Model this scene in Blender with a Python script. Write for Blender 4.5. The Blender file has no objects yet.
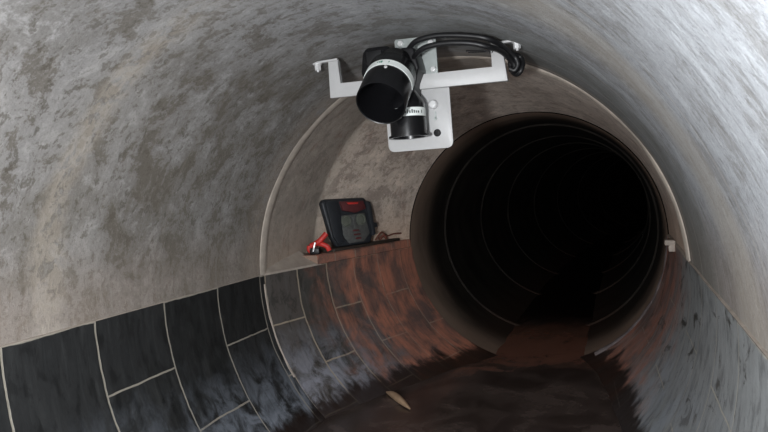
import bpy, bmesh, math, random
from math import sin, cos, pi, sqrt, radians
from mathutils import Vector, Matrix, noise
random.seed(4)
S = bpy.context.scene
COL = S.collection

# ------------------------------------------------------------------ materials
class NT:
    def __init__(s, name):
        s.m = bpy.data.materials.new(name); s.m.use_nodes = True
        s.t = s.m.node_tree; s.n = s.t.nodes
        s.p = s.n['Principled BSDF']
    def new(s, typ, **kw):
        n = s.n.new(typ)
        for k, v in kw.items(): setattr(n, k, v)
        return n
    def link(s, a, b): s.t.links.new(a, b)
    def put(s, sock, v):
        if isinstance(v, bpy.types.NodeSocket): s.link(v, sock)
        else: sock.default_value = v
    def obj(s): return s.new('ShaderNodeTexCoord').outputs['Object']
    def uv(s): return s.new('ShaderNodeUVMap', uv_map='UVMap').outputs[0]
    def mapping(s, vec, scale=(1, 1, 1), loc=(0, 0, 0)):
        n = s.new('ShaderNodeMapping'); s.link(vec, n.inputs[0])
        n.inputs['Scale'].default_value = scale; n.inputs['Location'].default_value = loc
        return n.outputs[0]
    def noise(s, vec, scale, detail=6, rough=.6, dist=0.0, col=False):
        n = s.new('ShaderNodeTexNoise'); s.link(vec, n.inputs['Vector'])
        n.inputs['Scale'].default_value = scale; n.inputs['Detail'].default_value = detail
        n.inputs['Roughness'].default_value = rough; n.inputs['Distortion'].default_value = dist
        return n.outputs['Color' if col else 'Fac']
    def ramp(s, fac, a, b):                      # smooth 0..1 between a and b
        n = s.new('ShaderNodeMapRange', interpolation_type='SMOOTHSTEP')
        s.link(fac, n.inputs[0]); n.inputs[1].default_value = a; n.inputs[2].default_value = b
        return n.outputs[0]
    def math(s, op, a, b=0.0):
        n = s.new('ShaderNodeMath', operation=op); s.put(n.inputs[0], a); s.put(n.inputs[1], b)
        return n.outputs[0]
    def sep(s, vec):
        n = s.new('ShaderNodeSeparateXYZ'); s.link(vec, n.inputs[0]); return n.outputs
    def mix(s, fac, a, b):
        n = s.new('ShaderNodeMix', data_type='RGBA')
        s.put(n.inputs[0], fac)
        for i, v in ((6, a), (7, b)):
            s.put(n.inputs[i], v if isinstance(v, bpy.types.NodeSocket) else (*v, 1))
        return n.outputs[2]
    def bump(s, h, strength=.3, dist=.01, prev=None):
        n = s.new('ShaderNodeBump'); s.link(h, n.inputs['Height'])
        n.inputs['Strength'].default_value = strength; n.inputs['Distance'].default_value = dist
        if prev: s.link(prev, n.inputs['Normal'])
        return n.outputs[0]
    def out(s, col, rough, normal=None, metal=0.0, spec=None):
        s.put(s.p.inputs['Base Color'], col if isinstance(col, bpy.types.NodeSocket) else (*col, 1))
        s.put(s.p.inputs['Roughness'], rough); s.p.inputs['Metallic'].default_value = metal
        if spec is not None: s.p.inputs['Specular IOR Level'].default_value = spec
        if normal: s.link(normal, s.p.inputs['Normal'])
        return s.m

def mat_simple(name, col, rough=.5, metal=0.0, var=.25, scale=40, bump=.08):
    t = NT(name); o = t.obj(); f = t.noise(o, scale)
    c = t.mix(f, [x * (1 - var) for x in col], [min(1, x * (1 + var)) for x in col])
    return t.out(c, rough, t.bump(f, bump, .002), metal)

def mat_concrete(name, cool, warm, dark, seam=True):
    t = NT(name); uv = t.uv(); o = t.obj(); z = t.sep(o)[2]; x = t.sep(o)[0]
    hoop = t.mapping(uv, (.9, 1.05, 1))
    big = t.noise(hoop, 1.9, 6, .62, .5)
    mid = t.noise(t.mapping(uv, (1, 1.1, 1), (3, 1, 0)), 6.0, 10, .74, .25)
    small = t.noise(t.mapping(uv, (.8, 1.2, 1), (9, 4, 0)), 21, 8, .72, .3)
    fine = t.noise(o, 75, 6, .8)
    # right side is a cooler, cleaner cast than the left, warm tide stain low down
    side = t.ramp(t.math('ADD', x, t.math('MULTIPLY', big, .8)), -.5, 1.0)
    c = t.mix(side, [a * .95 for a in warm], cool)
    left = t.math('SUBTRACT', 1.0, t.math('MULTIPLY', side, .55))
    pale = t.mix(side, [a * 1.4 for a in warm], [min(1, a * 1.4) for a in cool])
    c = t.mix(t.math('MULTIPLY', t.math('MULTIPLY', t.ramp(big, .44, .62), .5), left), c, dark)
    c = t.mix(t.math('MULTIPLY', t.math('MULTIPLY', t.ramp(mid, .515, .565), .72), left), c, dark)
    c = t.mix(t.math('MULTIPLY', t.ramp(mid, .47, .37), .6), c, pale)
    c = t.mix(t.math('MULTIPLY', t.math('MULTIPLY', t.ramp(small, .55, .59), .62), left), c, [a * .8 for a in dark])
    c = t.mix(t.math('MULTIPLY', t.ramp(small, .44, .36), .35), c, pale)
    tide = t.ramp(t.math('ADD', z, t.math('MULTIPLY', mid, .35)), .55, .25)
    c = t.mix(t.math('MULTIPLY', tide, .6), c, (warm[0] * .98, warm[1] * .82, warm[2] * .70))
    c = t.mix(t.math('MULTIPLY', t.ramp(fine, .52, .68), .4), c, [a * .6 for a in dark])
    c = t.mix(t.math('MULTIPLY', t.ramp(fine, .46, .33), .3), c, pale)
    h = t.math('ADD', t.math('MULTIPLY', small, .5), t.math('MULTIPLY', mid, .5))
    h = t.math('ADD', h, t.math('MULTIPLY', fine, .10))
    if seam:                                      # faint board-mark hoops cast into the arch
        streak = t.noise(t.mapping(uv, (.35, 9, 1)), 4, 6, .65, .2)
        c = t.mix(t.math('MULTIPLY', t.ramp(streak, .52, .72), .32), c, dark)
        c = t.mix(t.math('MULTIPLY', t.ramp(streak, .40, .28), .3), c, pale)
    else:                                         # greyer collar band next to the ring, drips on the wall
        at = t.new('ShaderNodeAttribute', attribute_name='band').outputs['Fac']
        b = t.ramp(t.math('ADD', at, t.math('MULTIPLY', small, .04)), .05, .0)
        c = t.mix(t.math('MULTIPLY', b, .55), c, (.27, .25, .22))
        edge = t.math('MULTIPLY', t.ramp(at, -.06, .0), t.ramp(at, .07, .02))
        c = t.mix(t.math('MULTIPLY', edge, .35), c, (.42, .37, .31))
        drip = t.noise(t.mapping(o, (14, 14, 1.6)), 1, 5, .7, .2)
        c = t.mix(t.math('MULTIPLY', t.ramp(drip, .55, .68), .45), c, (.22, .13, .10))
    if seam:
        y = t.math('ADD', t.sep(o)[1], t.math('MULTIPLY', t.math('SUBTRACT', big, .5), .16))
        def band(a, b, c_, d): return t.math('MULTIPLY', t.ramp(y, a, b), t.ramp(y, d, c_))
        rt = t.math('ADD', t.math('MULTIPLY', t.ramp(x, -.2, .5), .8), .2)
        # damp greenish hoop beside the ring, buff hoop further back
        c = t.mix(t.math('MULTIPLY', t.math('MULTIPLY', band(1.75, 2.15, 2.62, 2.78), rt), .55), c, (.15, .155, .14))
        c = t.mix(t.math('MULTIPLY', t.math('MULTIPLY', band(1.25, 1.42, 1.55, 1.78), rt), .45), c, (.42, .385, .33))
        lf = t.ramp(x, -.1, -.6)
        c = t.mix(t.math('MULTIPLY', t.math('MULTIPLY', t.math('MULTIPLY', band(1.38, 1.44, 1.47, 1.54), lf), t.ramp(small, .40, .52)), .5), c, (.44, .39, .33))
        c = t.mix(t.math('MULTIPLY', t.math('MULTIPLY', band(1.55, 1.8, 2.5, 2.76), t.math('MULTIPLY', lf, t.ramp(mid, .40, .56))), .4), c, (.16, .14, .115))
        c = t.mix(t.math('MULTIPLY', t.math('MULTIPLY', band(2.52, 2.70, 2.9, 3.0), t.ramp(small, .35, .5)), .5), c, (.33, .275, .225))
        gap = t.ramp(mid, .40, .52)
        for ys_, wd_, k_ in ((2.36, .012, .5), (1.98, .008, .45), (1.22, .010, .3), (2.66, .03, .5)):
            y2 = t.math('ADD', t.sep(o)[1], t.math('MULTIPLY', t.math('SUBTRACT', big, .5), .05))
            ln = t.math('SUBTRACT', 1.0, t.ramp(t.math('ABSOLUTE', t.math('SUBTRACT', y2, ys_)), wd_ * .3, wd_))
            c = t.mix(t.math('MULTIPLY', t.math('MULTIPLY', t.math('MULTIPLY', ln, gap), rt), k_), c, (.45, .42, .38))
    n = t.bump(h, .6, .012)
    return t.out(c, .85, n, spec=.25)

def mat_tiles(name, base, base2, residue_sheen, joint, vscale, vloc, rust, sheen_lo, sheen_hi, dirt=0.0, jw=.0055, rough=.42, wet0=-.44, jkeep=(.25, .5), sk=7, samp=.6):
    """lining slabs; u = distance down the wall from the springing, v = along the tunnel"""
    t = NT(name); uv = t.uv(); o = t.obj(); xyz = t.sep(o)
    wob = t.noise(uv, 6, 3, .6, 0, True)
    sub = t.new('ShaderNodeVectorMath', operation='SUBTRACT'); t.link(wob, sub.inputs[0]); sub.inputs[1].default_value = (.5, .5, .5)
    sc = t.new('ShaderNodeVectorMath', operation='SCALE'); t.link(sub.outputs[0], sc.inputs[0]); sc.inputs['Scale'].default_value = .018
    ad = t.new('ShaderNodeVectorMath', operation='ADD'); t.link(uv, ad.inputs[0]); t.link(sc.outputs[0], ad.inputs[1])
    b = t.new('ShaderNodeTexBrick'); t.link(t.mapping(ad.outputs[0], (1, 1, 1), vloc), b.inputs['Vector'])
    b.offset = .5; b.offset_frequency = 2; b.squash = 1
    b.inputs['Color1'].default_value = (*base, 1); b.inputs['Color2'].default_value = (*base2, 1)
    b.inputs['Mortar'].default_value = (*joint, 1)
    b.inputs['Scale'].default_value = 1; b.inputs['Mortar Size'].default_value = jw
    b.inputs['Mortar Smooth'].default_value = .25; b.inputs['Brick Width'].default_value = .54
    b.inputs['Row Height'].default_value = vscale
    streak = t.noise(t.mapping(uv, (.9, sk, 1)), 5, 7, .7, .3)
    blot = t.noise(t.mapping(uv, (1.3, 1.8, 1), (2, 5, 0)), 4, 6, .65, .5)
    fine = t.noise(o, 70, 5, .7)
    c = b.outputs['Color']
    face = t.mix(t.math('MULTIPLY', t.ramp(streak, .45, .75), samp), c, [a * 1.6 + .022 for a in base])
    face = t.mix(t.math('MULTIPLY', t.ramp(fine, .5, .8), .3), face, [a * .4 for a in base])
    mot = t.noise(t.mapping(uv, (.8, 1.6, 1), (5, 5, 0)), 13, 8, .72, .4)
    face = t.mix(t.math('MULTIPLY', t.ramp(mot, .50, .60), .6), face, [a * .45 for a in base])
    face = t.mix(t.math('MULTIPLY', t.ramp(mot, .45, .36), .3), face, [a * 1.5 + .012 for a in base])
    # rust bleeding out of the joints further down the tunnel
    rs = t.ramp(t.math('ADD', xyz[1], t.math('MULTIPLY', blot, 1.0)), rust[0], rust[1])
    rr = t.math('MULTIPLY', rs, t.ramp(streak, .18, .60))
    face = t.mix(t.math('MULTIPLY', rr, .9), face, t.mix(t.ramp(blot, .35, .65), (.15, .095, .085), (.46, .185, .12)))
    # pale bloom low down on the slabs, wet-tile sheen painted into the colour
    lo = t.ramp(t.math('ADD', xyz[2], t.math('MULTIPLY', blot, .5)), sheen_hi, sheen_lo)
    lo = t.math('MULTIPLY', lo, t.math('SUBTRACT', 1.0, rs))
    pat = t.noise(t.mapping(uv, (1, 1.3, 1), (8, 1, 0)), 7, 8, .68, .6)
    lo = t.math('MULTIPLY', lo, t.ramp(pat, .36, .60))
    lo = t.math('MULTIPLY', lo, t.math('ADD', t.math('MULTIPLY', t.ramp(streak, .22, .52), .7), t.math('MULTIPLY', t.ramp(blot, .35, .55), .3)))
    face = t.mix(lo, face, residue_sheen)
    if dirt:
        d = t.math('MULTIPLY', t.ramp(t.noise(t.mapping(uv, (1.6, 1.0, 1), (4, 9, 0)), 5, 6, .68, 1.2), .55, .64), t.ramp(xyz[2], -.62, -.25))
        face = t.mix(t.math('MULTIPLY', d, dirt), face, (.035, .03, .022))
    # slime band just above the water
    wet = t.ramp(t.math('ADD', xyz[2], t.math('ADD', t.math('MULTIPLY', streak, .09), t.math('MULTIPLY', blot, .21))), wet0, wet0 - .07)
    face = t.mix(t.math('MULTIPLY', wet, .93), face, (.018, .010, .007))
    jm = t.math('MULTIPLY', b.outputs['Fac'], t.math('SUBTRACT', 1.0, t.math('MULTIPLY', wet, .9)))
    jm = t.math('MULTIPLY', jm, t.ramp(t.noise(uv, 3, 4), *jkeep))
    jm = t.math('MULTIPLY', jm, t.math('SUBTRACT', 1.0, t.math('MULTIPLY', rr, .55)))
    c = t.mix(jm, face, joint)
    h = t.math('ADD', t.math('MULTIPLY', jm, .8), t.math('MULTIPLY', streak, .5))
    rg = t.math('ADD', t.math('MULTIPLY', streak, .35), rough - .15)
    return t.out(c, rg, t.bump(h, .5, .008), spec=.4)

COOL = (.33, .345, .365); WARM = (.275, .265, .255); DARKC = (.105, .09, .07)
M = {}
M['arch'] = mat_concrete('arch_concrete', COOL, WARM, DARKC)
M['taper'] = mat_concrete('taper_concrete', (.60, .53, .47), (.52, .44, .375), (.25, .205, .175), False)
M['mortar'] = mat_simple('ring_mortar', (.36, .31, .265), .9, 0, .45, 14, .4)
M['tile_left'] = mat_tiles('left_lining', (.017, .018, .018), (.028, .029, .030), (.27, .30, .35), (.30, .275, .23),
                           .355, (0, 3.55 - 1.648, 0), (4.2, 4.8), -.50, .0, 0, .0042)
M['tile_right'] = mat_tiles('right_lining', (.27, .285, .29), (.30, .315, .32), (.34, .38, .43), (.42, .40, .35),
                            .355, (0, 3.55 - 1.648, 0), (3.2, 4.0), -.42, .08, .85, .0035, .42, -.42, (.42, .5), 2.2, .35)
M['tile_taper'] = mat_tiles('taper_lining', (.050, .048, .044), (.085, .074, .068), (.30, .31, .36), (.30, .25, .19),
                            .22, (0, .44 - 2.76, 0), (3.45, 4.15), -.45, .06, 0, .005, .42, -.435, (.36, .6))
M['kerb'] = mat_tiles('ledge_bricks', (.15, .095, .078), (.20, .115, .09), (.2, .2, .2), (.28, .22, .17),
                      .17, (0, .34 - 2.76, 0), (3.2, 3.6), -2.2, -2.0)

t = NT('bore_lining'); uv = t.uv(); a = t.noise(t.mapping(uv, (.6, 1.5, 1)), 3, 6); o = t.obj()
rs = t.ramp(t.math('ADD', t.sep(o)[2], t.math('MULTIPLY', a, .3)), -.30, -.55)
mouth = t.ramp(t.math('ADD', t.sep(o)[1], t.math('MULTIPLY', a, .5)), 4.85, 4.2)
c = t.mix(t.ramp(a, .3, .7), (.011, .009, .008), (.034, .029, .024)); c = t.mix(t.math('MULTIPLY', mouth, .9), c, (.36, .27, .21))  # light reaching into the bore painted on: brown at the mouth, fading to black
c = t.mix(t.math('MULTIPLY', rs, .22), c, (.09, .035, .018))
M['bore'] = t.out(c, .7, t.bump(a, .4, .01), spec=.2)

t = NT('silty_water'); o = t.obj(); xyz = t.sep(o)
a = t.noise(o, 5, 6, .6, .5); w = t.noise(t.mapping(o, (1.6, 1, 1)), 14, 3)
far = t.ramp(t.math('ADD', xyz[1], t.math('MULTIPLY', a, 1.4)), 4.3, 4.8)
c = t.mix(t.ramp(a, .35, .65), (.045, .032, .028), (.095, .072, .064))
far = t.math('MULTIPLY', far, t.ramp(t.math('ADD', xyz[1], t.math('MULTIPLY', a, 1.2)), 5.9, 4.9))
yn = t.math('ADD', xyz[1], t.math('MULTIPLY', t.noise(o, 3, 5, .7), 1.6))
c = t.mix(t.ramp(yn, 5.1, 6.2), c, (.01, .007, .006))  # shade inside the bore painted into the water colour, darker with depth
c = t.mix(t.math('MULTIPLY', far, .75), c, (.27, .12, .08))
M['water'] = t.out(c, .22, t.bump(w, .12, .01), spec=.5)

M['white'] = mat_simple('white_powder_coat', (.43, .43, .43), .42, 0, .06, 60, .03)
M['galv'] = mat_simple('galvanised_steel', (.36, .39, .38), .45, .7, .25, 30, .05)
M['steel'] = mat_simple('bright_steel', (.72, .72, .72), .3, .35, .08, 60, .03)
M['black'] = mat_simple('black_plastic', (.006, .006, .007), .25, 0, .2, 50, .03)
M['blackrub'] = mat_simple('black_rubber', (.007, .007, .008), .45, 0, .2, 50, .05)
M['label'] = mat_simple('label_paper', (.78, .82, .80), .6, 0, .05, 80, .02)
M['ink'] = mat_simple('label_ink', (.02, .03, .03), .6)
M['ink_green'] = mat_simple('label_ink_green', (.05, .22, .16), .6)
M['case'] = mat_simple('case_shell', (.020, .023, .028), .5, 0, .3, 30, .1)
M['case_face'] = mat_simple('case_face', (.085, .088, .085), .55, 0, .7, 45, .2)
M['case_red'] = mat_simple('case_red', (.09, .020, .022), .55, 0, .4, 40, .1)
M['case_glass'] = mat_simple('case_glass', (.11, .12, .10), .3, 0, .4, 30, .05)
M['red'] = mat_simple('red_rubber', (.55, .035, .028), .5, 0, .25, 40, .08)
M['wood_dark'] = mat_simple('wet_plank', (.035, .026, .020), .6, 0, .5, 25, .3)
M['rustmetal'] = mat_simple('rusty_metal', (.14, .045, .03), .7, 0, .5, 60, .3)
M['sliver'] = mat_simple('pale_wood', (.36, .24, .15), .7, 0, .35, 30, .2)
M['rib'] = mat_simple('ring_edge', (.43, .375, .32), .9, 0, .6, 11, .5)
M['lip'] = mat_simple('stained_lip', (.15, .125, .125), .6, 0, .6, 18, .4)
M['bracket_block'] = mat_simple('pale_block', (.36, .31, .27), .75, 0, .4, 40, .2)

# ------------------------------------------------------------------ helpers
def link(name, bm, mats, parent=None, smooth=True, angle=40):
    me = bpy.data.meshes.new(name)
    bmesh.ops.recalc_face_normals(bm, faces=bm.faces)
    bm.to_mesh(me); bm.free()
    for m in (mats if isinstance(mats, (list, tuple)) else [mats]): me.materials.append(m)
    o = bpy.data.objects.new(name, me); COL.objects.link(o)
    if smooth:
        me.set_sharp_from_angle(angle=radians(angle))
        for p in me.polygons: p.use_smooth = True
    if parent:
        o.parent = parent; o.matrix_parent_inverse = Matrix.Translation(-Vector(parent.location)) if parent.parent is None else parent.matrix_world.inverted()
    return o

def thing(name, label, cat, loc=(0, 0, 0)):
    o = bpy.data.objects.new(name, None); COL.objects.link(o)
    o.empty_display_size = .05; o.location = loc
    o['label'] = label; o['category'] = cat
    return o

def sub(name, bm, mats, part, **k):
    """child of a part: parts keep identity world transforms apart from their thing's offset"""
    o = link(name, bm, mats, None, **k)
    o.parent = part
    return o

def prism(bm, pts, d, mi=0, bevel=0.0, seg=2):
    """pts: closed 3-D outline, extruded by vector d"""
    vs = [bm.verts.new(p) for p in pts]; ws = [bm.verts.new(Vector(p) + Vector(d)) for p in pts]
    fs = [bm.faces.new(vs), bm.faces.new(ws[::-1])]
    n = len(pts)
    for i in range(n): fs.append(bm.faces.new((vs[i], ws[i], ws[(i + 1) % n], vs[(i + 1) % n])))
    for f in fs: f.material_index = mi
    if bevel:
        es = list({e for f in fs for e in f.edges})
        bmesh.ops.bevel(bm, geom=es, offset=bevel, segments=seg, affect='EDGES', profile=.5, clamp_overlap=True)
    return fs

def box(bm, c, size, rot=None, mi=0, bevel=0.0):
    x, y, z = [s / 2 for s in size]; R = rot or Matrix.Identity(3); c = Vector(c)
    pts = [c + R @ Vector((sx * x, -y, sz * z)) for sx, sz in ((-1, -1), (1, -1), (1, 1), (-1, 1))]
    return prism(bm, pts, R @ Vector((0, 2 * y, 0)), mi, bevel)

def frame(a):
    a = Vector(a).normalized(); h = Vector((0, 0, 1)) if abs(a.z) < .9 else Vector((0, 1, 0))
    u = a.cross(h).normalized(); return a, u, a.cross(u)

def lathe(bm, o, axis, prof, n=40, mi=0, arc=None, closed=False):
    """prof: (distance along axis, radius)"""
    a, u, v = frame(axis); o = Vector(o); rings = []
    th = [2 * pi * i / n for i in range(n)] if not arc else [arc[0] + (arc[1] - arc[0]) * i / n for i in range(n + 1)]
    for s, r in prof:
        if r < 1e-6: rings.append([bm.verts.new(o + a * s)])
        else: rings.append([bm.verts.new(o + a * s + (u * cos(q) + v * sin(q)) * r) for q in th])
    m = len(th)
    pairs = list(zip(rings, rings[1:])) + ([(rings[-1], rings[0])] if closed else [])
    for A, B in pairs:
        for i in range(m if not arc else m - 1):
            j = (i + 1) % m
            if len(A) == 1 and len(B) == 1: continue
            if len(A) == 1: f = bm.faces.new((A[0], B[i], B[j]))
            elif len(B) == 1: f = bm.faces.new((A[i], A[j], B[0]))
            else: f = bm.faces.new((A[i], A[j], B[j], B[i]))
            f.material_index = mi

def cyl(bm, a, b, r, n=16, mi=0, bev=0.0):
    a, b = Vector(a), Vector(b); L = (b - a).length
    p = [(0, 0), (0, r - bev), (bev, r), (L - bev, r), (L, r - bev), (L, 0)] if bev else [(0, 0), (0, r), (L, r), (L, 0)]
    lathe(bm, a, b - a, p, n, mi)

def tube(bm, pts, r, n=10, sub_=8, mi=0, taper=False):
    P = [Vector(p) for p in pts]; Q = []
    E = [2 * P[0] - P[1]] + P + [2 * P[-1] - P[-2]]
    for i in range(1, len(E) - 2):
        for k in range(sub_):
            s = k / sub_; p0, p1, p2, p3 = E[i - 1:i + 3]
            Q.append(.5 * ((2 * p1) + (p2 - p0) * s + (2 * p0 - 5 * p1 + 4 * p2 - p3) * s * s + (3 * p1 - p0 - 3 * p2 + p3) * s ** 3))
    Q.append(P[-1]); rings = []; N = len(Q)
    t0 = (Q[1] - Q[0]).normalized(); _, u, _ = frame(t0)
    for i, q in enumerate(Q):
        tg = (Q[min(i + 1, N - 1)] - Q[max(i - 1, 0)]).normalized()
        u = (u - tg * u.dot(tg)).normalized(); v = tg.cross(u)
        rr = r * (1 - .8 * abs(2 * i / (N - 1) - 1) ** 2) if taper else r
        rings.append([bm.verts.new(q + (u * cos(2 * pi * k / n) + v * sin(2 * pi * k / n)) * rr) for k in range(n)])
    for A, B in zip(rings, rings[1:]):
        for k in range(n): bm.faces.new((A[k], A[(k + 1) % n], B[(k + 1) % n], B[k])).material_index = mi
    bm.faces.new(rings[0]).material_index = mi; bm.faces.new(rings[-1][::-1]).material_index = mi

def band_marks(bm, o, axis, r, s, h, a0, a1, n, mi=0):
    a, u, v = frame(axis); o = Vector(o); st = (a1 - a0) / n
    for i in range(n):
        if random.random() < .22: continue
        q0, q1 = a0 + st * i, a0 + st * (i + random.uniform(.35, .8)); hh = h * random.uniform(.55, 1)
        vs = [bm.verts.new(o + a * (s + d) + (u * cos(q) + v * sin(q)) * rr) for rr in (r, r + .0008) for q, d in ((q0, 0), (q1, 0), (q1, hh), (q0, hh))]
        for f in ((0, 1, 2, 3), (4, 5, 6, 7), (0, 1, 5, 4), (1, 2, 6, 5), (2, 3, 7, 6), (3, 0, 4, 7)):
            bm.faces.new([vs[k] for k in f]).material_index = mi
def ang_of(axis, d):
    a, u, v = frame(axis); d = Vector(d); return math.atan2(d.dot(v), d.dot(u))

def structure(o, label=None):
    o['kind'] = 'structure'
    if label: o['label'] = label
    return o

# ------------------------------------------------------------------ the tunnel
SPR = .038                     # springing height of the lining
Y1, Y2, Y3 = 2.76, 4.0, 24.0   # end of the round tunnel, mouth of the far bore, end of the bore
def section(y):
    """centre x, centre z, radius of the lining at y"""
    if y <= Y1: return 0.0, 0.0, 1.0
    if y <= Y2:
        s = (y - Y1) / (Y2 - Y1); return .2 * s, .05 * s, 1 - .2 * s
    e = max(0, y - 5.5); return .2 + .010 * e * e, .05, .80

def loft(name, mat, ys, thetas, pos, uvf):
    bm = bmesh.new(); L = bm.loops.layers.uv.new('UVMap'); g = []
    for y in ys:
        g.append([(bm.verts.new(pos(y, q)), uvf(y, q)) for q in thetas(y)])
    for A, B in zip(g, g[1:]):
        for i in range(len(A) - 1):
            quad = (A[i], A[i + 1], B[i + 1], B[i])
            f = bm.faces.new([v for v, _ in quad])
            for lp, (_, w) in zip(f.loops, quad): lp[L].uv = w
    return link(name, bm, mat, angle=25)

def lin(a, b, n): return [a + (b - a) * i / n for i in range(n + 1)]
def spr_angle(y):
    cx, cz, r = section(y); return math.asin((SPR - cz) / r)
def P(y, q, dr=0.0):
    cx, cz, r = section(y); r += dr
    return (cx + r * cos(q), y, cz + r * sin(q))

# concrete arch of the near tunnel, a hair of unevenness
def arch_pos(y, q):
    w = .006 * noise.noise(Vector((q * 2, y * 1.5, 0)))
    return P(y, q, w)
structure(loft('ceiling', M['arch'], lin(-4, Y1, 90), lambda y: lin(spr_angle(y), pi - spr_angle(y), 110), arch_pos, lambda y, q: (q, y)))

# taper: the arch stays round a while on the left, then folds into a flatter wall
def fold(q): return .49 * max(0.0, (q - pi * .44) / (pi * .56)) ** .25
def recess(y, q):
    s = (y - Y1) / (Y2 - Y1); tb = fold(q)
    if tb < 1e-3: return 0.0
    amp = (.2 - .2 * cos(q) - .05 * sin(q)) * tb
    f = s / tb if s < tb else (1 - s) / (1 - tb)
    return amp * f
def taper_pos(y, q): return P(y, q, recess(y, q) + .006 + .004 * noise.noise(Vector((q * 3, y * 3, 2))))
wf = structure(loft('wall_far', M['taper'], lin(Y1, Y2, 70), lambda y: lin(spr_angle(y), pi - spr_angle(y), 120), taper_pos, lambda y, q: (q, y)))
at = wf.data.attributes.new('band', 'FLOAT', 'POINT'); i_ = 0
for y in lin(Y1, Y2, 70):
    for q in lin(spr_angle(y), pi - spr_angle(y), 120):
        at.data[i_].value = (y - Y1) / (Y2 - Y1) - fold(q); i_ += 1

# lining slabs, left and right, near tunnel (proud of the concrete by a lip)
LIP = -.008
def lining(name, mat, ya, yb, left, n):
    def th(y):
        a = spr_angle(y)
        return lin(pi - a, 1.5 * pi, 60) if left else lin(a, -.5 * pi, 60)
    def pos(y, q):
        return P(y, q, LIP)
    def uvf(y, q):
        a = spr_angle(y); r = section(y)[2]
        return (((q - (pi - a)) if left else (a - q)) * r, y)
    return structure(loft(name, mat, lin(ya, yb, n), th, pos, uvf))
lining('wall_left', M['tile_left'], -4, Y1, True, 60)
lining('wall_right', M['tile_right'], -4, Y1, False, 60)
lining('wall_left_taper', M['tile_taper'], Y1, Y2, True, 40)
lining('wall_right_taper', M['tile_right'], Y1, Y2, False, 40)

# capping strip on top of the near lining lip, both sides (thin mortar edge)
def strip(name, pts_sections, mat):
    bm = bmesh.new(); L = bm.loops.layers.uv.new('UVMap'); rows = [[(bm.verts.new(p), w) for p, w in sec] for sec in pts_sections]
    m = len(rows[0])
    for A, B in zip(rows, rows[1:]):
        for i in range(m):
            quad = (A[i], A[(i + 1) % m], B[(i + 1) % m], B[i])
            f = bm.faces.new([v for v, _ in quad])
            for lp, (_, w) in zip(f.loops, quad): lp[L].uv = w
    bm.faces.new([v for v, _ in rows[0]]); bm.faces.new([v for v, _ in rows[-1]][::-1])
    return structure(link(name, bm, mat, angle=30))
for i, sg in enumerate((-1, 1)):
    secs = []
    for y in lin(-4, Y1 - .005, 70):
        w = .004 * noise.noise(Vector((y * 5, sg, 0)))
        x = sg * .9995
        secs.append([((x + sg * .01, y, SPR - .01), (0, y)), ((x - sg * .0070, y, SPR - .01), (0, y)),
                     ((x - sg * .0065, y, SPR + .001 + w * .4), (0, y)), ((x + sg * .01, y, SPR + .006 + w), (0, y))])
    strip('trim_%d' % (i + 1), secs, M['mortar'])

secs = []
for y in lin(Y1, Y2 - .03, 30):
    x = P(y, spr_angle(y))[0]; w = .004 * noise.noise(Vector((y * 5, 3, 3)))
    secs.append([((x + .012, y, SPR - .012), (0, y)), ((x - .0075, y, SPR - .012), (0, y)), ((x - .007, y, SPR + .003 + w), (0, y)), ((x + .012, y, SPR + .010 + w), (0, y))])
strip('trim_7', secs, M['mortar'])

# pale ragged mortar joint between the two left linings
secs = []
for q in lin(pi + .01, pi + .52, 50):
    w = .006 * noise.noise(Vector((q * 14, 0, 9))); sec = []
    for k in range(5):
        a = pi * k / 4
        y = Y1 - .004 - cos(a) * max(.003, .009 + w); r = .996 - sin(a) * .007
        sec.append(((r * cos(q), y, r * sin(q)), (q, y)))
    secs.append(sec)
strip('trim_8', secs, M['rib'])

# mortar rib where the near tunnel ends
secs = []
for q in lin(.045, pi + .02, 110):
    w = .006 * noise.noise(Vector((q * 4, 0, 5))) ; d = .010 + w
    if q < .5 * pi: d *= 1.5
    sec = []
    for k in range(7):
        a = pi * k / 6
        y = Y1 + .004 - cos(a) * (.034 + 2 * w); r = 1.0 - sin(a) * d + .003
        sec.append(((r * cos(q), y, r * sin(q)), (q, y)))
    secs.append(sec)
strip('trim_3', secs, M['rib'])

# mortar fillet closing the gap between lining and recessed wall before the ledge
secs = []
for y in lin(Y1 + .002, Y1 + .40, 16):
    a = spr_angle(y); q = pi - a; cx, cz, r = section(y)
    fx = P(y, q, LIP)[0]; back = cx - (r + recess(y, pi - .02) + .014); w = .006 * noise.noise(Vector((y * 9, 2, 2)))
    k_ = (y - Y1) / .4
    secs.append([((fx + .002, y, SPR - .004), (0, y)), ((fx - .002, y, SPR + .006 + w), (0, y)), ((fx * .45 + back * .55, y, SPR + .012 + .035 * k_ + w), (0, y)), ((back, y, SPR + .03 + .06 * k_), (0, y)), ((back, y, SPR - .004), (0, y))])
strip('trim_6', secs, M['mortar'])

# brick ledge on top of the taper lining, left
secs = []
for y in lin(Y1 + .37, Y2 - .02, 30):
    a = spr_angle(y); q = pi - a
    front = Vector(P(y, q, LIP - .004)); cx, cz, r = section(y)
    back = -(sqrt(max(0, 1 - .0)) ) if False else cx - (r + recess(y, pi - .02) + .012)
    zt = .092 + .004 * noise.noise(Vector((y * 7, 1, 1)))
    secs.append([((front.x, y, SPR + .002), (.02, y)), ((front.x, y, zt - .008), (.09, y)), ((front.x - .008, y, zt), (.10, y)),
                 ((back, y, zt), (.2, y)), ((back, y, SPR + .002), (.2, y))])
strip('trim_4', secs, M['kerb'])

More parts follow.
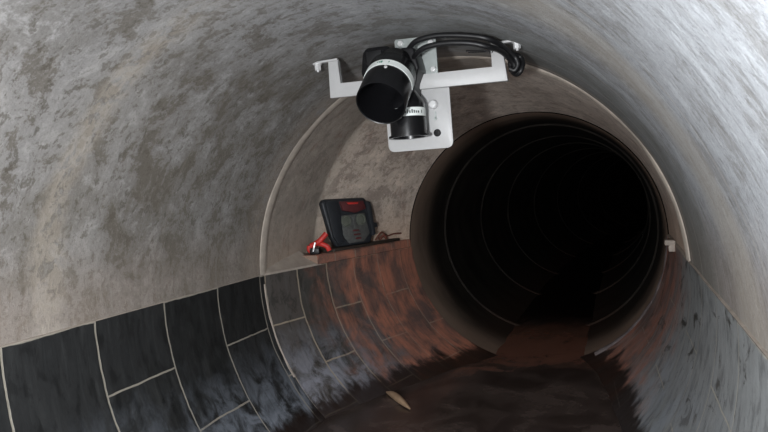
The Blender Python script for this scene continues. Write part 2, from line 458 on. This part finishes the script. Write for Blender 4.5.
# the far bore: pipe lengths with a raised ring at each joint
joints = [4.92, 6.3, 7.7, 9.4, 11.2, 13, 15, 17, 19, 21]
ys = [4.0]
dr = {4.0: 0.0}
for j in joints:
    for d, e in ((-.16, 0), (-.05, 0), (-.04, -.012), (.03, -.012), (.04, .004), (.4, .004)):
        ys.append(j + d); dr[j + d] = e
ys.append(Y3); dr[Y3] = 0
ys = sorted(ys)
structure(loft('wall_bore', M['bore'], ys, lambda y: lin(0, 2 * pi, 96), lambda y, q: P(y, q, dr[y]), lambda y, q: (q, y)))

# lip of the lining around the lower right of the bore's mouth
secs = []
for q in lin(radians(-64), radians(-1), 40):
    w = .006 * noise.noise(Vector((q * 9, 3, 0))); sec = []
    for k in range(7):
        a = pi * k / 6; y = Y2 - .05 - cos(a) * .03; r = section(min(y, Y2))[2] + .004 - sin(a) * (.026 + w)
        cx, cz, _ = section(Y2)
        sec.append(((cx + r * cos(q), y, cz + r * sin(q)), (q, y)))
    secs.append(sec)
strip('trim_5', secs, M['lip'])

# water in the invert
WL = -.70
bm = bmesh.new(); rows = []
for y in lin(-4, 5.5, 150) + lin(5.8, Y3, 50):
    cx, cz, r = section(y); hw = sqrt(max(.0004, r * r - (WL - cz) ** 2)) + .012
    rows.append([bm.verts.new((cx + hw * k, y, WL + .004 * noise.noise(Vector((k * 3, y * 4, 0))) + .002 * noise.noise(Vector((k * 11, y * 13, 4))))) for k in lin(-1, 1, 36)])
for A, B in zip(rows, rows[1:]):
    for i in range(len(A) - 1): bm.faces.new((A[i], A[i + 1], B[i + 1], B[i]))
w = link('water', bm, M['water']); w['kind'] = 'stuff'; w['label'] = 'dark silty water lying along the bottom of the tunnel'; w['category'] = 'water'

# ------------------------------------------------------------------ sensor on its bracket under the crown
SENS = thing('flow_sensor', 'twin black cylinder sensor on white metal bracket bolted under the tunnel crown', 'sensor', (.06, 2.24, .80))
def spart(name, bm, m, **k):
    return link(name, bm, m, SENS, **k)
YB = 2.225
# U shaped bracket of flat white bar
bm = bmesh.new()
out = [(-.287, .797), (.407, .770), (.394, .902), (.352, .902), (.358, .823), (-.240, .846), (-.240, .938), (-.284, .938)]
prism(bm, [(x, YB, z) for x, z in out], (0, .020, 0), 0, .003)
brk = spart('bracket', bm, M['white'])
for sg, x0, x1, z, xb in ((-1, -.355, -.240, .941, -.330), (1, .357, .475, .905, .447)):
    bm = bmesh.new(); prism(bm, [(x0, YB - .010, z - .004), (x1, YB - .010, z - .004), (x1, YB - .010, z + .004), (x0, YB - .010, z + .004)], (0, .022, 0), 0, .0015)
    f = spart('foot', bm, M['white'])
    bm = bmesh.new(); yb = YB + .001
    top = sqrt(1 - xb * xb) + .004
    cyl(bm, (xb, yb, z - .036), (xb, yb, max(top, z + .02)), .0045, 12)
    bo = spart('anchor_bolt', bm, M['steel'])
    bm = bmesh.new(); cyl(bm, (xb, yb, z - .030), (xb, yb, z - .006), .013, 6, 0, .002); cyl(bm, (xb, yb, z - .008), (xb, yb, z - .0035), .018, 20)
    sub('nut', bm, M['steel'], bo)
# upper galvanised plate
tl = radians(3.5)
def rc(x0, x1, z0, z1, r, n=6, sh=0.0):
    pts = []
    for cx, cz, a0 in ((x1 - r, z1 - r, 0), (x0 + r, z1 - r, 90), (x0 + r, z0 + r, 180), (x1 - r, z0 + r, 270)):
        for k in range(n + 1):
            a = radians(a0 + 90 * k / n); x = cx + r * cos(a); z = cz + r * sin(a)
            pts.append((x, z - sh * (x - x0)))
    return pts
bm = bmesh.new(); prism(bm, [(x, 2.246, z) for x, z in rc(-.010, .150, .805, .984, .008, 3, .055)], (0, .008, 0), 0)
pl = spart('upper_plate', bm, M['galv'])
for x, z in ((.014, .966), (.132, .952), (.134, .852)):
    bm = bmesh.new(); cyl(bm, (x, 2.247, z), (x, 2.237, z), .012, 6, 0, .002); cyl(bm, (x, 2.237, z), (x, 2.231, z), .006, 12)
    sub('plate_bolt', bm, M['steel'], pl)
# lower white plate
bm = bmesh.new(); prism(bm, [(x, 2.246, z) for x, z in rc(-.066, .188, .563, .815, .022, 6, .02)], (0, .008, 0), 0, .0015)
lp = spart('lower_plate', bm, M['white'])
bm = bmesh.new(); cyl(bm, (.126, 2.248, .722), (.126, 2.224, .722), .017, 20, 0, .004); box(bm, (.126, 2.223, .722), (.026, .006, .004))
sub('plate_screw', bm, M['steel'], lp)
bm = bmesh.new(); cyl(bm, (.128, 2.248, .670), (.128, 2.241, .670), .006, 12); box(bm, (.130, 2.244, .683), (.004, .006, .026))
sub('plate_screw', bm, M['galv'], lp)
bm = bmesh.new(); cyl(bm, (.131, 2.248, .617), (.131, 2.241, .617), .014, 20, 0, .002)
sub('rubber_plug', bm, M['black'], lp)
# black housing behind the tube
bm = bmesh.new(); prism(bm, [(x, 2.17, z) for x, z in ((-.116, .938), (-.098, .955), (-.010, .950), (.012, .80), (-.105, .80), (-.128, .862))], (0, .085, 0), 0, .012, 3)
hs = spart('housing', bm, M['black'])
bm = bmesh.new(); box(bm, (-.068, 2.168, .912), (.060, .006, .050), None, 0, .002); sub('housing_panel', bm, M['blackrub'], hs)
# mounting block + arm to the right of the tube
bm = bmesh.new(); prism(bm, [(x, 2.155, z) for x, z in ((.030, .755), (.078, .755), (.084, .800), (.106, .845), (.090, .925), (.045, .930), (.020, .900))], (0, .105, 0), 0, .008, 3)
spart('mounting_block', bm, M['blackrub'])
# angled tube, open towards the viewer and down
MO = Vector((.008, 1.995, .712)); AX = Vector((-.02, -.74, -.67)).normalized(); L = .215
bm = bmesh.new(); r = .088
BK = MO - AX * L
lathe(bm, BK, AX, [(-.05, 0), (-.05, .05), (-.035, .066), (0, .072), (.02, r - .006), (.03, r), (L - .003, r), (L, r - .002), (L - .002, r - .005),
                   (L - .17, r - .016), (L - .19, r - .03), (L - .20, 0)], 56)
tb = spart('angled_tube', bm, M['black'])
bm = bmesh.new(); s0 = L - .136
lathe(bm, BK, AX, [(s0, r - .002), (s0, r + .0018), (s0 + .030, r + .0018), (s0 + .030, r - .002)], 56, 0, (radians(-200), radians(110)))
top = ang_of(AX, (.0, -.2, 1))
band_marks(bm, BK, AX, r + .0015, s0 + .008, .012, top - .35, top + .30, 7, 1)
sub('tube_label', bm, [M['label'], M['ink_green']], tb)
bm = bmesh.new()
for f_ in (-.28,):
    a, u, v = frame(AX); d = u * cos(top + f_) + v * sin(top + f_); p = BK + AX * (s0 + .045)
    cyl(bm, p + d * (r - .002), p + d * (r + .004), .006, 12, 0, .001)
sub('tube_screw', bm, M['steel'], tb)
# lower, upright cylinder
C2 = Vector((.046, 2.165, .605)); bm = bmesh.new(); r2 = .066; DN = Vector((0, 0, 1))
lathe(bm, C2, DN, [(.06, .0), (.06, .057), (-.001, .060), (-.002, r2 + .008), (.006, r2 + .008), (.006, r2), (.115, r2), (.128, r2 - .004), (.160, .040), (.175, .030), (.19, .030), (.19, 0)], 48)
dc = spart('upright_cylinder', bm, M['black'])
bm = bmesh.new(); lathe(bm, C2, DN, [(.070, r2 - .002), (.070, r2 + .0016), (.100, r2 + .0016), (.100, r2 - .002)], 56)
fr = ang_of(DN, (.55, -1, 0))
band_marks(bm, C2, DN, r2 + .0012, .079, .014, fr - .8, fr + .75, 13, 1)
sub('cylinder_label', bm, [M['label'], M['ink']], dc)
# cables
cab1 = [(.050, 2.20, .915), (.074, 2.165, .926), (.112, 2.14, .940), (.190, 2.13, .943), (.298, 2.13, .925), (.367, 2.14, .904), (.400, 2.200, .886), (.430, 2.245, .858), (.442, 2.252, .830), (.430, 2.252, .808), (.412, 2.252, .815)]
cab2 = [(.075, 2.20, .885), (.095, 2.15, .890), (.142, 2.12, .906), (.216, 2.11, .908), (.303, 2.11, .895), (.363, 2.125, .876), (.396, 2.19, .868), (.420, 2.240, .842), (.430, 2.255, .822), (.420, 2.258, .808)]
for c in (cab1, cab2):
    bm = bmesh.new(); tube(bm, c, .0098, 12); spart('cable', bm, M['blackrub'])
bm = bmesh.new()
tube(bm, [(.436 + .022 * cos(q) , 2.262 + .010 * sin(2 * q), .828 + .034 * sin(q)) for q in lin(.3, 4 * pi, 26)], .0085, 10, 4)
spart('cable_loop', bm, M['blackrub'])
bm = bmesh.new(); tube(bm, [(.270, 2.205, .892), (.33, 2.207, .884), (.408, 2.212, .872)], .0028, 8); tube(bm, [(.278, 2.203, .884), (.33, 2.207, .879), (.35, 2.209, .880)], .0022, 8)
box(bm, (.357, 2.214, .879), (.012, .012, .012), None, 0, .002)
spart('cable_tie', bm, M['black'])

# ------------------------------------------------------------------ case leaning on the ledge
CASE = thing('equipment_case', 'black moulded case with red trim leaning on the wall above the brick ledge', 'case', (-.80, 3.47, .118))
dx = Vector((.5, .866, 0)).normalized(); nrm = Vector((.866, -.5, 0)).normalized()
lean = radians(2)
up = (Vector((0, 0, 1)) * cos(lean) - nrm * sin(lean)).normalized(); fw = dx.cross(up).normalized()
if fw.dot(nrm) < 0: fw = -fw
O = Vector((-.775, 3.475, .1125))
def cl(x, z, d=0.0): return O + dx * (x - .16 * z) + up * z * 1.0 + fw * d
def cprism(bm, pts, d0, d1, mi=0, bev=0.0, seg=2): prism(bm, [cl(x, z, d0) for x, z in pts], fw * (d1 - d0), mi, bev, seg)
def cpart(n, bm, m, **k): return link(n, bm, m, CASE, **k)
bm = bmesh.new()
cprism(bm, [(-.135, .0), (.120, .0), (.150, .045), (.165, .250), (.150, .285), (-.150, .292), (-.172, .270), (-.160, .06)], -.048, -.005, 0, .012, 3)
cpart('shell', bm, M['case'])
bm = bmesh.new(); cprism(bm, [(-.155, .275), (-.080, .285), (-.065, .20), (-.090, .03), (-.130, .012), (-.155, .06)], -.006, .014, 0, .006)
cpart('side_flap', bm, M['case'])
bm = bmesh.new(); cprism(bm, [(-.052, .272), (.120, .266), (.130, .215), (.045, .195), (-.045, .215)], -.006, .016, 0, .006)
rp = cpart('red_panel', bm, M['case_red'])
bm = bmesh.new(); cprism(bm, [(-.085, .185), (.115, .190), (.118, .06), (.06, .015), (-.05, .012), (-.085, .07)], -.006, .010, 0, .006)
fp = cpart('face_panel', bm, M['case_face'])
for x, z, r_ in ((-.042, .150, .030), (.070, .152, .030)):
    bm = bmesh.new(); lathe(bm, cl(x, z, .008), fw, [(0, r_ + .006), (.010, r_ + .006), (.012, r_), (.006, r_ - .003), (.012, 0)], 24)
    sub('round_window', bm, M['case_glass'], fp)
bm = bmesh.new(); cprism(bm, [(.006, .17), (.022, .17), (.028, .10), (.0, .10)], .008, .024, 0, .004)
sub('centre_ridge', bm, M['case_face'], fp)
for x, z, w_, h_ in ((.014, .083, .045, .010), (.018, .058, .050, .010), (.02, .033, .04, .012)):
    bm = bmesh.new(); cprism(bm, [(x - w_ / 2, z), (x + w_ / 2, z), (x + w_ / 2, z + h_), (x - w_ / 2, z + h_)], .008, .018, 0, .003)
    sub('red_bar', bm, M['case_red'], fp)
bm = bmesh.new(); cprism(bm, [(.132, .04), (.160, .05), (.175, .255), (.140, .262)], -.03, .018, 0, .008)
cprism(bm, [(.155, .13), (.190, .12), (.192, .095), (.155, .09)], -.02, .010, 0, .004)
cpart('side_strap', bm, M['case'])
bm = bmesh.new(); cprism(bm, [(-.01, .262), (.075, .258), (.07, .248), (0, .250)], .015, .022, 0, .002)
sub('bright_bar', bm, M['red'], rp)

# dark plank under the case
bm = bmesh.new()
pts = []
def ledge(y, off=0.0):
    cx, cz, r_ = section(y); return cx - r_ + off
prism(bm, [(ledge(3.27, .012), 3.27, .093), (ledge(3.87, .014), 3.87, .093), (ledge(3.87, -.035), 3.88, .093), (ledge(3.60, -.085), 3.60, .093), (ledge(3.27, -.105), 3.29, .093)], (0, 0, .018), 0, .004)
pk = link('plank', bm, M['wood_dark']); pk['label'] = 'dark wet plank lying on the brick ledge under the black case'; pk['category'] = 'plank'
# rusty wire scrap at the right end of the plank
bm = bmesh.new(); e = ledge(3.74, -.005)
tube(bm, [(e - .03, 3.66, .122), (e - .005, 3.70, .165), (e + .005, 3.735, .150), (e + .008, 3.77, .135), (e + .03, 3.84, .142), (e + .05, 3.93, .138)], .0055, 8)
tube(bm, [(e - .015, 3.69, .121), (e + .005, 3.72, .145), (e + .01, 3.745, .124), (e + .005, 3.76, .124)], .009, 8)
sw = link('wire_scrap', bm, M['rustmetal']); sw['label'] = 'rusty bent wire scrap at the right end of the ledge plank'; sw['category'] = 'wire'

# red handled clamp left of the case
CL = thing('spring_clamp', 'red handled black clamp on the ledge left of the black case', 'clamp', (-.885, 3.19, .092))
b0 = Vector((-.885, 3.19, .092))
def k(x, y, z): return b0 + Vector((x, y, z))
def kpart(n, bm, m): return link(n, bm, m, CL)
bm = bmesh.new(); tube(bm, [k(-.045, -.010, .050), k(-.015, -.005, .062), k(.015, 0, .080), k(.046, .02, .116)], .016, 12, 6)
kpart('handle', bm, M['red'])
bm = bmesh.new(); tube(bm, [k(-.010, .01, .062), k(.02, .012, .055), k(.045, .02, .040), k(.052, .028, .018)], .015, 12, 6)
kpart('handle', bm, M['red'])
bm = bmesh.new(); tube(bm, [k(-.052, -.012, .052), k(-.055, -.012, .030), k(-.040, -.01, .014)], .015, 12, 6)
kpart('grip', bm, M['red'])
bm = bmesh.new(); box(bm, k(-.020, -.008, .020), (.058, .045, .038), Matrix.Rotation(radians(10), 3, 'Z'), 0, .008)
kpart('jaw', bm, M['blackrub'])
bm = bmesh.new(); tube(bm, [k(-.020, -.034, .020), k(-.012, -.034, .045), k(-.006, -.028, .070)], .005, 8, 4)
kpart('spring', bm, M['steel'])

# pale sliver of wood on the water
bm = bmesh.new()
tube(bm, [(-.525, 3.165, WL + .010), (-.46, 3.10, WL + .018), (-.39, 3.02, WL + .018), (-.31, 2.93, WL + .010)], .020, 10, 8, 0, True)
sv = link('wood_sliver', bm, M['sliver']); sv['label'] = 'pale tapered sliver of wood floating on the dark water'; sv['category'] = 'wood'

# small pale block at the springing beside the bore's mouth, right
bm = bmesh.new(); box(bm, (.972, 3.45, .050), (.050, .07, .028), Matrix.Rotation(radians(4), 3, 'Y'), 0, .006)
box(bm, (.980, 3.44, .022), (.034, .05, .035), None, 0, .006)
bk = link('stone_block', bm, M['bracket_block']); bk['label'] = 'small pale block stuck to the right wall beside the dark pipe mouth'; bk['category'] = 'block'

# ------------------------------------------------------------------ light
def lamp(name, loc, watts, col, rad):
    l = bpy.data.lights.new(name, 'POINT'); l.energy = watts; l.color = col; l.shadow_soft_size = rad
    o = bpy.data.objects.new(name, l); COL.objects.link(o); o.location = loc; return o
lamp('work_lamp', (.42, -.42, .32), 208, (.96, .98, 1.0), .09)
lamp('left_fill_lamp', (-.30, -.30, .10), 14, (.93, .97, 1.0), .04)  # unseen fill light added to brighten the left side
wd = bpy.data.worlds.new('world'); S.world = wd; wd.use_nodes = True
wd.node_tree.nodes['Background'].inputs[0].default_value = (0, 0, 0, 1)
wd.node_tree.nodes['Background'].inputs[1].default_value = 0

# ------------------------------------------------------------------ camera
cd = bpy.data.cameras.new('camera'); cd.sensor_width = 36; cd.lens = 620 / 768 * 36; cd.clip_start = .01
co = bpy.data.objects.new('camera', cd); COL.objects.link(co)
yaw, pitch, roll = .3655, -.0329, .0775
f = Vector((-sin(yaw) * cos(pitch), cos(yaw) * cos(pitch), sin(pitch)))
r0 = Vector((cos(yaw), sin(yaw), 0)); u0 = r0.cross(f)
r_ = r0 * cos(roll) - u0 * sin(roll); u_ = r_.cross(f)
co.matrix_world = Matrix(((r_.x, u_.x, -f.x, .7523), (r_.y, u_.y, -f.y, 0), (r_.z, u_.z, -f.z, .3996), (0, 0, 0, 1)))
S.camera = co
S.view_settings.view_transform = 'Standard'; S.view_settings.look = 'None'
S.view_settings.gamma = 1; S.view_settings.use_curve_mapping = False; S.view_settings.exposure = .22
